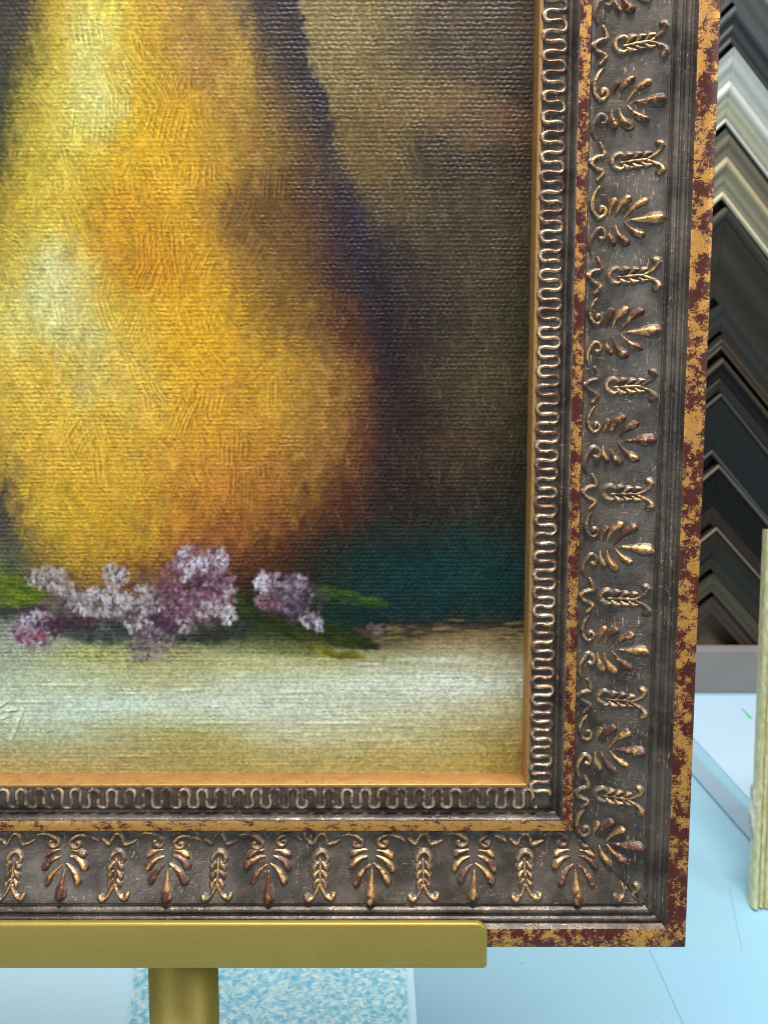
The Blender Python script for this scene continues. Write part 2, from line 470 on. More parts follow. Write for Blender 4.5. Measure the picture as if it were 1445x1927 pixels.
def clipped(mesh, rail, pos):
    """cut at the mitre where an ornament runs over it; None if nothing is left"""
    if rail == 'right':   co, no = Vector((0, (YB - pos) * .001, 0)), Vector((-1, -1, 0))     # remove a + b < yb - y0
    else:                 co, no = Vector((0, (XS - pos) * .001, 0)), Vector((-1, 1, 0))      # remove a - b > xs - x0
    no.normalize()
    dd = [(v.co - co).dot(no) for v in mesh.vertices]
    if max(dd) < -.0001: return mesh
    if min(dd) > -.0002: return None
    m2 = mesh.copy(); bm = bmesh.new(); bm.from_mesh(m2)
    bmesh.ops.bisect_plane(bm, geom=bm.verts[:] + bm.edges[:] + bm.faces[:], plane_co=co - no * .0001, plane_no=no, clear_outer=True)
    bm.to_mesh(m2); bm.free()
    return m2

def put(name, mesh, rail, pos, parent, inv=None):
    m = clipped(mesh, rail, pos)
    if m is None: return None
    o = link(name, m, None, parent)
    mat = rail_mat(rail, pos)
    o.matrix_local = mat if inv is None else inv.inverted() @ mat
    return o

pal_right = [fs(1190, v, 4.0).y for v in (191, 413, 624, 829, 1029, 1223, 1411, 1589)]
pal_bot = [fs(u, 1640, 4.0).x for u in (121, 315, 506, 700, 893, 1083)]
pr = (pal_right[0] - pal_right[-1]) / 7; pb = (pal_bot[-1] - pal_bot[0]) / 5
print('pitch right/bottom', round(pr, 2), round(pb, 2))
rows = [('right', p, pr) for p in pal_right] + [('right', pal_right[0] + pr, pr)] + \
       [('bottom', p, pb) for p in pal_bot] + [('bottom', pal_bot[0] - pb, pb)]
for rail, p, pitch in rows:
    p += random.uniform(-.25, .25)
    hub = put('palmette', ME['hub'], rail, p, frame)
    inv = rail_mat(rail, p)
    def sub(name, mesh):
        o = put(name, mesh, rail, p, hub, inv)
        if o:
            k = o.data.vertices[0].co.copy(); k.z = 0; sc_ = random.uniform(.9, 1.08)
            o.matrix_local = o.matrix_local @ Matrix.Translation(k + Vector((0, 0, random.uniform(-.00025, .0002)))) @ \
                Matrix.Rotation(random.uniform(-.07, .07), 4, 'Z') @ Matrix.Diagonal((sc_, sc_, 1, 1)) @ Matrix.Translation(-k)
    for m in ME['petal']: sub('petal', m)
    for m in ME['vol']: sub('volute', m)
spk = [(('right', (a + b) / 2)) for a, b in zip([pal_right[0] + pr] + pal_right[:-1], pal_right)] + [('right', pal_right[-1] - pr * .5)] + \
      [('bottom', (a + b) / 2) for a, b in zip([pal_bot[0] - pb] + pal_bot[:-1], pal_bot)] + [('bottom', pal_bot[-1] + pb * .5)]
for rail, p in spk:
    put('ribbon_squiggle', ME['squig'], rail, p, frame)
    h = put('leaf_spike', ME['spike_head'], rail, p, frame)
    inv = rail_mat(rail, p)
    for nm, ml in (('leaf', ME['spike_leaf']), ('foot_curl', ME['spike_foot'])):
        for m in ml:
            if h: put(nm, m, rail, p, h, inv)
            else: put(nm, m, rail, p, frame)

# serpentine trim: one continuous strand per rail
def serpentine(rail, per=8.75):
    sv, dv, o, L = RAILS[rail]
    L0, L1 = -5.5, L + 5.5
    n = int((L1 - L0) / per * 16); vs, fc, we = [], [], []
    per = (L1 - L0) / round((L1 - L0) / per)
    rr = np.random.default_rng(5)
    C = []
    for i in range(n + 1):
        s = L0 + (L1 - L0) * i / n; ph = 2 * math.pi * (s - L0) / per
        d = 7.35 + 4.95 * math.cos(ph) + .12 * math.sin(s * .83) + rr.normal(0, .05)
        C.append((d, s + 1.1 * math.sin(2 * ph) * per / 8.75 + rr.normal(0, .03)))
    C = np.array(C); T = np.gradient(C, axis=0); T /= np.linalg.norm(T, axis=1)[:, None]
    N = np.stack([-T[:, 1], T[:, 0]], 1); nc = 10
    for i in range(n + 1):
        w = 1.0 + .09 * math.sin(i * .9)
        for k in range(nc + 1):
            t = 1 - 2 * k / nc; hb = bell(t)
            d, s = C[i] + N[i] * w * t * 1.5
            d = min(max(d, .5), 15)
            s = min(max(s, -d + .1), L + d - .1)
            vs.append((o + sv * s + dv * d + Vector((0, 0, prof(d) - .04 + hb * 1.35)) - BASE) * .001); we.append(hb)
    m = nc + 1
    flip = sv.cross(dv).z > 0
    for i in range(n):
        for k in range(nc):
            q = [i * m + k, (i + 1) * m + k, (i + 1) * m + k + 1, i * m + k + 1]
            fc.append(q if flip else q[::-1])
    return m_('serpentine_trim', (vs, fc, we), M_SERP)
for rn in ('right', 'bottom'):
    link('serpentine_trim', serpentine(rn), None, rails[rn])

# ------------------------------------------------------------------ the painting
Q = 1.9; U0, V0, U1, V1 = -260, -200, 1040, 1500       # authoring area in photo pixels of the canvas
NW, NH = int((U1 - U0) / Q), int((V1 - V0) / Q)
uu = U0 + (np.arange(NW) + .5) * Q; vv = V0 + (np.arange(NH) + .5) * Q
UU, VV = np.meshgrid(uu, vv)

def vnoise(cell, seed, shape=(NH, NW), aspect=1.0):
    r = np.random.default_rng(seed); cy = cell / Q; cx = cell * aspect / Q
    gh, gw = int(shape[0] / cy) + 4, int(shape[1] / cx) + 4
    g = r.random((gh, gw)); y = np.arange(shape[0]) / cy; x = np.arange(shape[1]) / cx
    yi, xi = y.astype(int), x.astype(int); fy, fx = y - yi, x - xi
    fy = (fy * fy * (3 - 2 * fy))[:, None]; fx = (fx * fx * (3 - 2 * fx))[None, :]
    a = g[np.ix_(yi, xi)]; b = g[np.ix_(yi, xi + 1)]; c = g[np.ix_(yi + 1, xi)]; d = g[np.ix_(yi + 1, xi + 1)]
    return (a * (1 - fx) + b * fx) * (1 - fy) + (c * (1 - fx) + d * fx) * fy - .5

# colour columns that follow the pear: every row holds 17 (x, r, g, b); both x and colour run on between rows
ROWS = {
 -200: [(-260,66,56,54),(90,70,58,54),(110,105,84,48),(130,170,135,55),(165,205,180,75),(205,205,178,72),(250,190,150,58),(300,170,130,58),(350,150,115,58),(390,130,105,62),(430,90,70,55),(470,62,50,50),(520,62,54,54),(550,135,120,84),(700,122,110,76),(850,80,68,56),(1040,62,52,46)],
 0:   [(-260,70,62,56),(40,74,64,58),(72,120,100,50),(105,190,155,60),(150,214,194,88),(205,215,195,84),(255,200,162,58),(305,184,142,56),(355,163,124,60),(405,150,116,60),(450,132,106,64),(495,66,54,52),(545,58,50,52),(572,134,120,84),(700,126,114,76),(830,86,76,60),(1040,68,56,50)],
 100: [(-260,66,62,56),(20,70,66,56),(50,116,106,50),(95,196,168,64),(145,218,204,108),(200,216,198,92),(255,198,156,50),(305,182,142,50),(355,160,120,64),(405,152,116,60),(455,166,126,56),(505,84,68,52),(560,46,40,48),(590,126,114,78),(700,118,106,70),(830,78,68,56),(1040,64,54,48)],
 200: [(-260,64,64,54),(0,66,68,54),(35,108,98,46),(90,204,178,70),(145,212,202,110),(205,214,202,112),(255,206,168,50),(305,200,156,46),(355,194,146,46),(410,168,128,58),(465,158,118,54),(520,112,86,52),(585,48,43,50),(622,116,104,70),(720,110,96,64),(860,74,64,52),(1040,60,50,44)],
 300: [(-260,70,70,52),(-25,72,72,50),(10,112,100,46),(60,184,158,56),(130,206,178,72),(190,202,168,54),(250,212,162,42),(305,214,166,46),(360,204,154,46),(415,178,134,50),(475,146,106,50),(545,108,80,46),(610,50,43,50),(648,98,88,64),(750,104,90,62),(810,66,60,50),(1040,62,54,46)],
 400: [(-260,76,72,52),(-70,86,80,50),(-30,130,112,48),(30,192,162,58),(110,206,176,66),(175,198,156,50),(240,204,146,40),(300,200,150,44),(350,194,146,46),(405,160,116,50),(465,116,80,44),(545,96,66,40),(635,44,38,52),(690,64,57,58),(780,80,70,56),(870,70,64,52),(1040,58,54,44)],
 500: [(-260,80,74,52),(-100,92,82,50),(-60,150,126,52),(20,200,176,76),(95,216,206,142),(150,206,176,86),(215,198,144,44),(290,196,136,36),(350,206,152,42),(405,198,148,46),(460,150,106,50),(545,116,80,45),(618,74,53,43),(690,46,41,50),(800,66,58,52),(890,72,64,52),(1040,58,54,46)],
 590: [(-260,80,74,52),(-120,96,84,50),(-80,160,134,54),(10,206,188,88),(95,214,210,142),(155,206,188,106),(215,208,176,70),(290,214,166,52),(355,214,160,42),(415,204,150,42),(480,160,112,42),(565,130,88,44),(645,86,56,41),(704,47,39,44),(820,62,55,51),(900,70,64,52),(1040,54,54,45)],
 700: [(-260,78,72,52),(-125,96,84,50),(-85,165,136,54),(10,214,180,72),(95,216,184,80),(150,214,192,116),(215,214,184,88),(290,214,166,54),(360,214,160,46),(430,208,146,46),(510,198,134,46),(600,160,106,50),(678,114,70,42),(718,48,39,42),(830,60,52,49),(910,74,67,52),(1040,52,52,44)],
 800: [(-260,74,68,52),(-100,90,78,50),(-60,160,130,52),(10,206,170,64),(90,216,172,60),(150,216,172,62),(215,214,170,60),(290,210,164,60),(360,208,152,48),(430,204,142,46),(510,198,132,50),(605,160,103,52),(684,114,68,43),(724,50,40,41),(840,66,56,48),(910,70,62,48),(1040,48,50,42)],
 900: [(-260,70,66,54),(-30,80,70,54),(6,140,114,56),(50,198,154,56),(110,210,162,56),(165,212,162,56),(225,208,158,54),(295,198,144,50),(365,192,130,50),(430,184,118,50),(510,172,106,50),(592,146,92,46),(664,100,60,40),(708,52,43,40),(840,56,48,43),(910,54,51,44),(1040,44,48,42)],
 960: [(-260,72,66,56),(-5,78,70,58),(22,128,104,54),(60,186,144,52),(115,206,156,50),(170,202,152,48),(230,200,148,46),(300,194,140,46),(365,172,110,46),(425,162,98,44),(500,150,86,42),(582,120,74,40),(640,84,52,37),(700,52,43,40),(830,50,46,42),(910,50,47,43),(1040,46,47,43)],
 1010:[(-260,80,76,66),(20,84,79,68),(42,112,96,54),(75,156,124,50),(125,190,146,50),(180,190,142,46),(240,184,134,45),(305,168,116,48),(370,156,98,48),(425,144,86,46),(480,128,76,42),(545,86,54,36),(620,58,45,36),(710,44,46,43),(820,38,49,46),(910,38,50,46),(1040,40,49,45)],
 1055:[(-260,78,84,60),(35,82,86,62),(60,112,98,56),(90,140,112,52),(135,170,130,50),(185,166,122,45),(245,150,104,44),(310,140,92,46),(370,126,80,46),(425,110,66,42),(475,92,56,38),(530,66,45,34),(600,46,44,36),(700,28,50,48),(820,24,51,51),(910,28,55,52),(1040,36,52,48)],
 1100:[(-260,74,86,44),(40,82,88,44),(80,100,90,50),(110,110,90,54),(150,132,104,56),(190,136,98,46),(245,130,90,46),(310,110,74,46),(370,86,56,44),(425,70,46,38),(475,58,40,34),(530,48,40,33),(600,42,46,36),(700,28,51,48),(820,23,53,53),(910,28,57,53),(1040,36,52,47)],
 1150:[(-260,84,88,74),(40,80,80,72),(80,84,76,70),(110,86,76,70),(150,88,78,70),(190,86,76,66),(245,80,68,60),(310,74,58,54),(370,60,48,42),(425,48,44,34),(475,42,44,32),(530,40,46,33),(600,36,48,38),(700,28,48,45),(820,30,50,48),(910,33,50,47),(1040,40,50,45)],
 1180:[(-260,140,146,128),(40,130,136,122),(80,110,112,100),(110,104,106,96),(150,92,96,84),(190,84,88,76),(245,84,84,74),(310,80,76,66),(370,66,66,54),(425,56,58,42),(475,50,54,34),(530,48,54,33),(600,44,50,34),(690,40,42,40),(780,54,47,42),(910,58,51,44),(1040,66,58,48)],
 1205:[(-260,150,156,134),(40,150,152,130),(80,146,148,122),(110,142,144,114),(150,136,138,104),(190,130,134,96),(245,130,128,94),(310,124,122,88),(370,116,116,82),(425,110,112,78),(475,100,102,66),(530,78,82,48),(600,58,62,34),(690,74,66,48),(780,142,122,84),(910,126,110,76),(1040,132,116,82)],
 1235:[(-260,156,162,138),(40,156,160,136),(80,162,162,130),(110,166,166,116),(150,170,168,106),(190,170,168,104),(245,166,162,106),(310,164,160,110),(370,166,160,112),(425,168,162,114),(475,170,164,114),(530,170,164,112),(600,160,156,98),(690,158,152,112),(780,166,160,126),(910,166,158,124),(1040,158,148,112)],
 1280:[(-260,162,176,150),(40,168,180,152),(80,174,184,156),(110,176,186,158),(150,178,188,158),(190,178,186,152),(245,174,178,140),(310,172,172,130),(370,176,178,142),(425,182,186,156),(475,186,194,168),(530,188,196,172),(600,190,198,175),(690,190,198,178),(800,198,206,190),(910,197,204,188),(1040,180,184,160)],
 1330:[(-260,178,192,172),(40,182,196,177),(80,185,201,183),(110,187,204,188),(150,189,207,191),(190,191,209,193),(245,193,209,192),(310,196,209,192),(370,198,208,192),(425,198,206,191),(475,196,203,187),(530,194,201,184),(600,192,198,179),(690,190,195,171),(800,186,186,156),(910,180,175,142),(1040,164,154,114)],
 1380:[(-260,166,174,144),(40,170,177,147),(80,172,178,147),(110,174,180,149),(150,175,180,149),(190,172,175,140),(245,166,166,120),(310,161,156,98),(370,162,157,96),(425,168,164,108),(475,180,179,138),(530,187,187,153),(600,188,188,155),(690,185,182,142),(800,180,175,131),(910,166,152,98),(1040,158,138,80)],
 1430:[(-260,158,148,98),(40,161,151,101),(80,163,153,104),(110,165,155,106),(150,166,156,107),(190,165,155,106),(245,163,153,101),(310,161,151,97),(370,160,150,95),(425,161,151,96),(475,163,153,98),(530,165,155,100),(600,165,155,100),(690,166,154,98),(800,165,151,95),(910,160,144,84),(1040,148,128,68)],
 1500:[(-260,150,136,84),(40,152,138,86),(80,152,138,86),(110,152,138,86),(150,152,138,86),(190,152,138,86),(245,152,138,86),(310,152,138,86),(370,150,136,84),(425,150,136,84),(475,152,138,86),(530,152,138,86),(600,152,138,86),(690,152,138,86),(800,152,138,86),(910,148,130,74),(1040,140,120,62)],
}
for k_ in (0, 100, 200, 300, 400):
    r_ = ROWS[k_]; r_[12] = (r_[13][0] - 9,) + r_[12][1:]
for k_ in (900, 960, 1010, 1055):
    r_ = ROWS[k_]; r_[1] = (r_[2][0] - 12,) + r_[1][1:]
ky = np.array(sorted(ROWS)); kt = np.array([ROWS[k] for k in ky], float)     # (rows, 17, 4)
fine = np.arange(V0 - 40, V1 + 40, 2.0)
def along(y):
    i = np.clip(np.searchsorted(ky, y) - 1, 0, len(ky) - 2); f = np.clip((y - ky[i]) / (ky[i + 1] - ky[i]), 0, 1)
    fsm = f * .5 + .5 * f * f * (3 - 2 * f)
    return kt[i] * (1 - fsm) + kt[i + 1] * fsm
# domain warp gives painterly edges
wu = UU + 20 * vnoise(70, 1) + 10 * vnoise(26, 2) + 12 * vnoise(11, 3, aspect=.5) + 9 * vnoise(5, 31)
wv = VV + 22 * vnoise(80, 4) + 18 * vnoise(24, 5) + 22 * vnoise(10, 6) + 10 * vnoise(5, 32)
keep = np.clip((VV - 1150) / 60, 0, 1)                     # the table top is painted with long level strokes
wv = wv * (1 - keep) + keep * (VV + 10 * vnoise(9, 7, aspect=14) + 8 * vnoise(30, 8, aspect=5))
ub = np.arange(U0 - 40, U1 + 40, 2.0)
TAB = np.zeros((len(fine), len(ub), 3))
for j, y in enumerate(fine):
    r = along(y)
    for c in range(3): TAB[j, :, c] = np.interp(ub, r[:, 0], r[:, c + 1])
PATCH = [  # broad painted passages: u, v, ru, rv, colour, strength
 (930, 60, 170, 80, (80, 69, 62), .7), (780, 190, 140, 56, (122, 105, 70), .8), (900, 235, 110, 52, (110, 90, 68), .8), (965, 235, 50, 45, (102, 76, 66), .6),
 (695, 290, 70, 90, (110, 91, 58), .65), (830, 285, 46, 50, (72, 64, 54), .5), (930, 420, 120, 120, (76, 69, 56), .55), (730, 385, 60, 40, (98, 83, 60), .6),
 (640, 60, 60, 110, (136, 124, 84), .5), (655, 620, 42, 60, (80, 44, 36), .3), (695, 800, 40, 100, (80, 46, 36), .3), (900, 700, 110, 90, (80, 72, 56), .5), (860, 860, 90, 70, (78, 64, 54), .5),
 (640, 960, 50, 50, (86, 48, 34), .4), (168, 90, 36, 110, (214, 203, 124), .5), (190, 180, 46, 60, (212, 200, 122), .45), (105, 540, 66, 70, (212, 202, 136), .6), (160, 650, 36, 70, (212, 198, 124), .55), (30, 600, 50, 60, (220, 205, 120), .4),
 (60, 250, 50, 100, (196, 172, 70), .4), (225, 420, 70, 60, (192, 136, 38), .5), (300, 500, 80, 40, (192, 130, 34), .5), (470, 400, 60, 70, (108, 76, 44), .55), (350, 110, 50, 60, (164, 124, 66), .5), (440, 130, 36, 60, (192, 148, 60), .5),
 (330, 210, 50, 50, (206, 158, 42), .4), (110, 690, 70, 36, (206, 166, 56), .5), (390, 640, 60, 60, (222, 168, 40), .4), (250, 720, 80, 60, (216, 178, 80), .45), (450, 760, 60, 60, (210, 148, 56), .4), (520, 930, 50, 60, (160, 96, 46), .4), (420, 930, 70, 40, (178, 116, 46), .4)]
BU, BV = np.meshgrid(ub, fine)
for (pu_, pv_, ru_, rv_, pc_, ps_) in PATCH:
    d2 = ((BU - pu_) / ru_) ** 2 + ((BV - pv_) / rv_) ** 2
    w_ = (ps_ / (1 + np.exp((d2 - .8) * 4)))[..., None]
    TAB = TAB * (1 - w_) + np.array(pc_) * w_
def under(u, v):
    i = np.clip(((v - fine[0]) / 2), 0, len(fine) - 1.01); k = np.clip((u - ub[0]) / 2, 0, len(ub) - 1.01)
    return TAB[i.astype(int), k.astype(int)]
PC = under(wu, wv)                                          # display colour 0..255
HG = np.zeros((NH, NW)); TH = np.zeros((NH, NW))            # relief (mm) and paint thickness
PC *= (1 + .08 * vnoise(40, 9) + .12 * vnoise(14, 10) + .26 * vnoise(4.2, 12))[..., None]

def stroke(u, v, ang, L, W, colr, alpha, relief, curv=0.0, bristle=None, soft=.25, thick=.6):
    r = abs(L) * .5 + W; x0 = max(0, int((u - r - U0) / Q)); x1 = min(NW, int((u + r - U0) / Q) + 1)
    y0 = max(0, int((v - r - V0) / Q)); y1 = min(NH, int((v + r - V0) / Q) + 1)
    if x1 <= x0 or y1 <= y0: return
    du = UU[y0:y1, x0:x1] - u; dv = VV[y0:y1, x0:x1] - v
    ca, sa = math.cos(ang), math.sin(ang)
    a = du * ca + dv * sa; b = -du * sa + dv * ca - curv * (a * a)
    A = np.clip((L * .5 - np.abs(a)) / (L * soft), 0, 1); B = np.clip((W * .5 - np.abs(b)) / (W * .18), 0, 1)
    if W < 6:
        br = np.ones_like(a)
    else:
        nb = max(3, int(W / 6.0)); prof_ = RNG.random(nb + 3) * .5 + np.arange(nb + 3) % 2 * .5
        br = np.interp(b / W * nb * 2 + nb / 2, np.arange(-1, nb + 2), prof_) if False else np.interp((b / W + .5) * nb, np.arange(nb + 3) - 1, prof_)
    m = A * B
    al = (alpha * m * (.5 + .6 * br)).clip(0, 1)[..., None]
    PC[y0:y1, x0:x1] = PC[y0:y1, x0:x1] * (1 - al) + (np.array(colr) * (1 + .16 * (br[..., None] - .5))) * al
    HG[y0:y1, x0:x1] += relief * m * (br - .35)
    TH[y0:y1, x0:x1] = np.maximum(TH[y0:y1, x0:x1], m * thick)

def at_col(u, v): return under(np.array([u]), np.array([v]))[0]
def edge_l(v): return np.interp(v, [0, 100, 200, 300, 400, 500, 700, 800, 900, 960, 1010, 1055], [72, 50, 35, 10, -30, -60, -85, -60, 6, 22, 42, 60])
def edge_r(v): return np.interp(v, [0, 100, 200, 300, 400, 500, 590, 700, 800, 900, 960, 1010, 1055], [455, 470, 490, 515, 530, 560, 600, 640, 650, 635, 600, 560, 500])
# the pear: bristle marks that follow its roundness
for i in range(2600):
    v = RNG.uniform(-150, 1030); l, r = edge_l(v), edge_r(v); u = RNG.uniform(max(l, -200), r)
    f = (u - l) / (r - l)
    ang = math.pi / 2 + RNG.normal(0, .28) + (f - .5) * .35 * (1 if v > 400 else -.4)
    if RNG.random() < .12: ang += RNG.choice([-.8, .8])
    c = at_col(u + RNG.normal(0, 13), v + RNG.normal(0, 20)) * RNG.normal(1, .085) + RNG.normal(0, 4, 3)
    big = RNG.random()
    vis = .35 + .65 * np.exp(-((u - 330) / 240) ** 2 - ((v - 640) / 360) ** 2)
    stroke(u, v, ang, RNG.uniform(18, 64), RNG.uniform(8, 22), c, .6, .06 * vis * (.2 + 1.3 * big * big), RNG.normal(0, .0022), thick=.55)
# scored groups of bristle lines
for i in range(105):
    v = RNG.uniform(60, 960); l, r = edge_l(v), edge_r(v); u = l + (r - l) * np.clip(RNG.normal(.55, .2), .05, .98)
    ang = math.pi / 2 + RNG.normal(-.08, .42); cv = RNG.normal(0, .0022); L = RNG.uniform(30, 105)
    n = RNG.integers(2, 10); sp_ = RNG.uniform(6.5, 11); hi_ = RNG.uniform(.4, 1.15)
    c = at_col(u, v)
    for k in range(n):
        o = (k - n / 2) * sp_ + RNG.normal(0, 1)
        uu_, vv_ = u - math.sin(ang) * o, v + math.cos(ang) * o + RNG.normal(0, 7)
        stroke(uu_, vv_, ang, L * RNG.uniform(.6, 1), 4.4, np.minimum(c * 1.12 + 5, 250), .5 * hi_, .15 * hi_, cv, thick=.8)
        stroke(uu_ + 3.6, vv_, ang, L * RNG.uniform(.6, 1), 3.6, c * .66, .5 * hi_, -.08 * hi_, cv, thick=.4)
# background: thin scrubbed paint, few ridges
for i in range(2600):
    u, v = RNG.uniform(-250, 1030), RNG.uniform(-190, 1150)
    if edge_l(v) - 10 < u < edge_r(v) + 10: continue
    c = at_col(u + RNG.normal(0, 8), v + RNG.normal(0, 8)) * RNG.normal(1, .12) + RNG.normal(0, 3, 3)
    stroke(u, v, RNG.normal(math.pi / 2, .7), RNG.uniform(18, 60), RNG.uniform(7, 22), c, .4, .03, thick=.15)
for i in range(420):
    u, v = RNG.uniform(580, 1010), RNG.uniform(0, 1000)
    if u < edge_r(v): continue
    c = at_col(u, v)
    ang = math.pi / 2 + RNG.normal(-.05, .22); L = RNG.uniform(12, 48)
    stroke(u, v, ang, L, 4.2, c * 1.25 + 12, .4, .07, thick=.4); stroke(u + 3.5, v, ang, L, 4, c * .8, .35, -.03, thick=.2)
# the painted table top: long level strokes
for i in range(760):
    v = RNG.uniform(1188, 1475); u = RNG.uniform(-250, 1030)
    if v < 1245 and u < 680 and RNG.random() < .8: continue
    c = at_col(u, v + RNG.normal(0, 8)) * RNG.normal(1, .035)
    stroke(u, v, RNG.normal(0, .035), RNG.uniform(60, 220), RNG.uniform(9, 26), c, .5, .06, RNG.normal(0, .0001), thick=.85)
for (u, v, L) in ((120, 1290, 130), (60, 1270, 50), (350, 1300, 60), (560, 1303, 120), (800, 1246, 190), (690, 1252, 60), (420, 1362, 150), (880, 1374, 90),
                  (620, 1362, 170), (700, 1395, 120), (545, 1379, 50), (250, 1424, 90), (60, 1322, 90), (760, 1366, 70)):
    c = at_col(u, v); stroke(u, v - 1.5, RNG.normal(0, .02), L, 5, np.minimum(c * 1.06 + 5, 240), .55, .13, thick=.8)
    stroke(u + 4, v + 3, RNG.normal(0, .02), L, 3.6, c * .72, .5, -.06, thick=.3)
for i in range(60):
    u, v = RNG.uniform(700, 1000), RNG.normal(1186, 9)
    stroke(u, v, RNG.normal(0, .1), RNG.uniform(20, 60), 5, (126, 106, 66) if RNG.random() < .6 else (60, 50, 40), .5, .05)
# leaves
def leaf(p0, p1, wid, cols, n):
    p0, p1 = np.array(p0, float), np.array(p1, float); d = p1 - p0; L = np.linalg.norm(d); ang = math.atan2(d[1], d[0]); nrm = np.array([-d[1], d[0]]) / L
    for i in range(n):
        t = RNG.random(); w = wid * math.sin(math.pi * min(1, .12 + t * .88)) ** .8
        q = p0 + d * t + nrm * RNG.uniform(-.5, .5) * w
        c = np.array(cols[RNG.integers(len(cols))]) * RNG.normal(1, .1)
        stroke(q[0], q[1], ang + RNG.normal(0, .2), RNG.uniform(16, 40), RNG.uniform(6, 12), c, .6, .06, thick=.4)
for i in range(50):
    stroke(RNG.uniform(-40, 90), RNG.normal(1148, 6), RNG.normal(.1, .1), 40, 9, (58, 54, 52), .5, .03)
leaf((-60, 1092), (88, 1126), 62, ((98, 110, 30), (82, 98, 24), (112, 118, 40), (70, 88, 22)), 150)
leaf((440, 1134), (705, 1216), 62, ((52, 56, 28), (44, 50, 26), (62, 64, 28), (38, 46, 28)), 300)
leaf((585, 1112), (725, 1136), 32, ((60, 82, 38), (72, 92, 42), (46, 70, 36)), 70)
leaf((590, 1160), (720, 1172), 44, ((24, 46, 42), (28, 50, 44)), 50)
leaf((590, 1218), (680, 1236), 20, ((112, 106, 36), (140, 132, 52), (78, 76, 30)), 40)
leaf((300, 1196), (470, 1184), 34, ((52, 58, 50), (64, 68, 54), (44, 48, 46)), 60)
leaf((110, 1180), (260, 1196), 38, ((70, 74, 70), (86, 90, 84), (50, 54, 54)), 60)
leaf((180, 1196), (290, 1225), 16, ((66, 76, 56), (104, 108, 80)), 22)
# blossom: clusters of small thick dabs, dark first, light last
LILAC = ((186, 172, 186), (204, 194, 208), (168, 146, 162), (150, 116, 136)); PALE = ((196, 186, 186), (178, 166, 164), (206, 198, 198), (160, 146, 146))
MAUVE = ((150, 112, 132), (130, 88, 106), (170, 140, 156), (108, 66, 84)); DARKM = ((70, 44, 56), (84, 50, 58), (56, 40, 52)); WHITE = ((214, 206, 220), (226, 220, 232))
CL = [  # u, v, ru, rv, palette, n
 (88, 1088, 42, 22, PALE, 60), (118, 1106, 24, 14, PALE, 22), (214, 1082, 20, 27, PALE, 50), (232, 1084, 12, 14, WHITE, 10), (190, 1134, 66, 28, PALE, 110), (215, 1120, 40, 14, WHITE, 20),
 (70, 1166, 34, 16, LILAC, 45), (62, 1196, 34, 22, LILAC, 55), (60, 1200, 28, 13, ((130, 52, 66), (152, 84, 100)), 20), (100, 1178, 30, 20, DARKM, 26), (150, 1172, 70, 12, DARKM, 46),
 (275, 1130, 32, 30, PALE, 55), (262, 1176, 26, 18, PALE, 32), (296, 1170, 28, 22, ((92, 58, 86), (74, 46, 72)), 26), (290, 1206, 40, 24, ((138, 116, 124), (150, 130, 134), (120, 96, 106)), 55), (275, 1236, 40, 10, ((176, 160, 150), (158, 142, 140)), 20),
 (335, 1110, 36, 60, MAUVE, 100), (360, 1058, 34, 34, MAUVE, 55), (404, 1062, 26, 32, LILAC, 50), (350, 1062, 16, 34, WHITE, 26), (416, 1052, 13, 22, WHITE, 18), (378, 1062, 20, 14, WHITE, 18),
 (388, 1100, 34, 16, DARKM, 40), (415, 1104, 32, 38, MAUVE, 70), (370, 1140, 46, 32, MAUVE, 85), (400, 1148, 40, 16, PALE, 34), (424, 1158, 20, 16, PALE, 26), (434, 1164, 12, 10, WHITE, 8), (352, 1178, 18, 14, PALE, 16),
 (432, 1128, 16, 24, PALE, 20), (505, 1094, 28, 22, LILAC, 46), (494, 1100, 14, 22, WHITE, 20), (512, 1132, 32, 18, MAUVE, 46), (556, 1120, 34, 38, ((120, 104, 122), (96, 78, 96), (70, 56, 72), (150, 138, 148)), 90),
 (560, 1096, 24, 18, LILAC, 14), (585, 1164, 22, 16, LILAC, 18), (600, 1180, 12, 10, WHITE, 7), (700, 1184, 26, 10, ((128, 116, 112), (70, 56, 52)), 18)]
def mass(u, v, ru, rv, c, n, w=(8, 18), al=.55):
    for i in range(n):
        a = RNG.uniform(0, 6.28); q = math.sqrt(RNG.random())
        stroke(u + ru * q * math.cos(a), v + rv * q * math.sin(a), RNG.uniform(0, 3.1), RNG.uniform(12, 30), RNG.uniform(*w), np.array(c) * RNG.normal(1, .18), al, .04, thick=.5)
mass(210, 1190, 90, 18, (62, 66, 62), 70); mass(390, 1188, 90, 20, (50, 52, 46), 70); mass(330, 1130, 110, 60, (104, 76, 86), 130); mass(180, 1140, 80, 34, (112, 98, 96), 90)
mass(66, 1184, 44, 36, (146, 120, 134), 50); mass(120, 1140, 40, 30, (96, 82, 80), 40); mass(560, 1128, 50, 46, (74, 58, 68), 70); mass(265, 1092, 30, 30, (112, 78, 48), 24)
for (u, v, ru, rv, pal, n) in CL:
    for i in range(max(5, n // 2)):
        stroke(u + RNG.normal(0, ru * .5), v + RNG.normal(0, rv * .5), RNG.uniform(0, 3.1), RNG.uniform(10, 22), 8, np.array(DARKM[RNG.integers(3)]) * 1.15, .5, .02)
for (u, v, ru, rv, pal, n) in CL:
    for i in range(int(n * 1.5)):
        a = RNG.uniform(0, 6.28); q = math.sqrt(RNG.random())
        c = np.array(pal[RNG.integers(len(pal))]) * RNG.normal(.92, .10)
        stroke(u + ru * q * math.cos(a), v + rv * q * math.sin(a), math.pi / 2 + RNG.normal(0, .8), RNG.uniform(7, 18), RNG.uniform(5, 9.5), c, .6, .09, RNG.normal(0, .02), thick=.9)
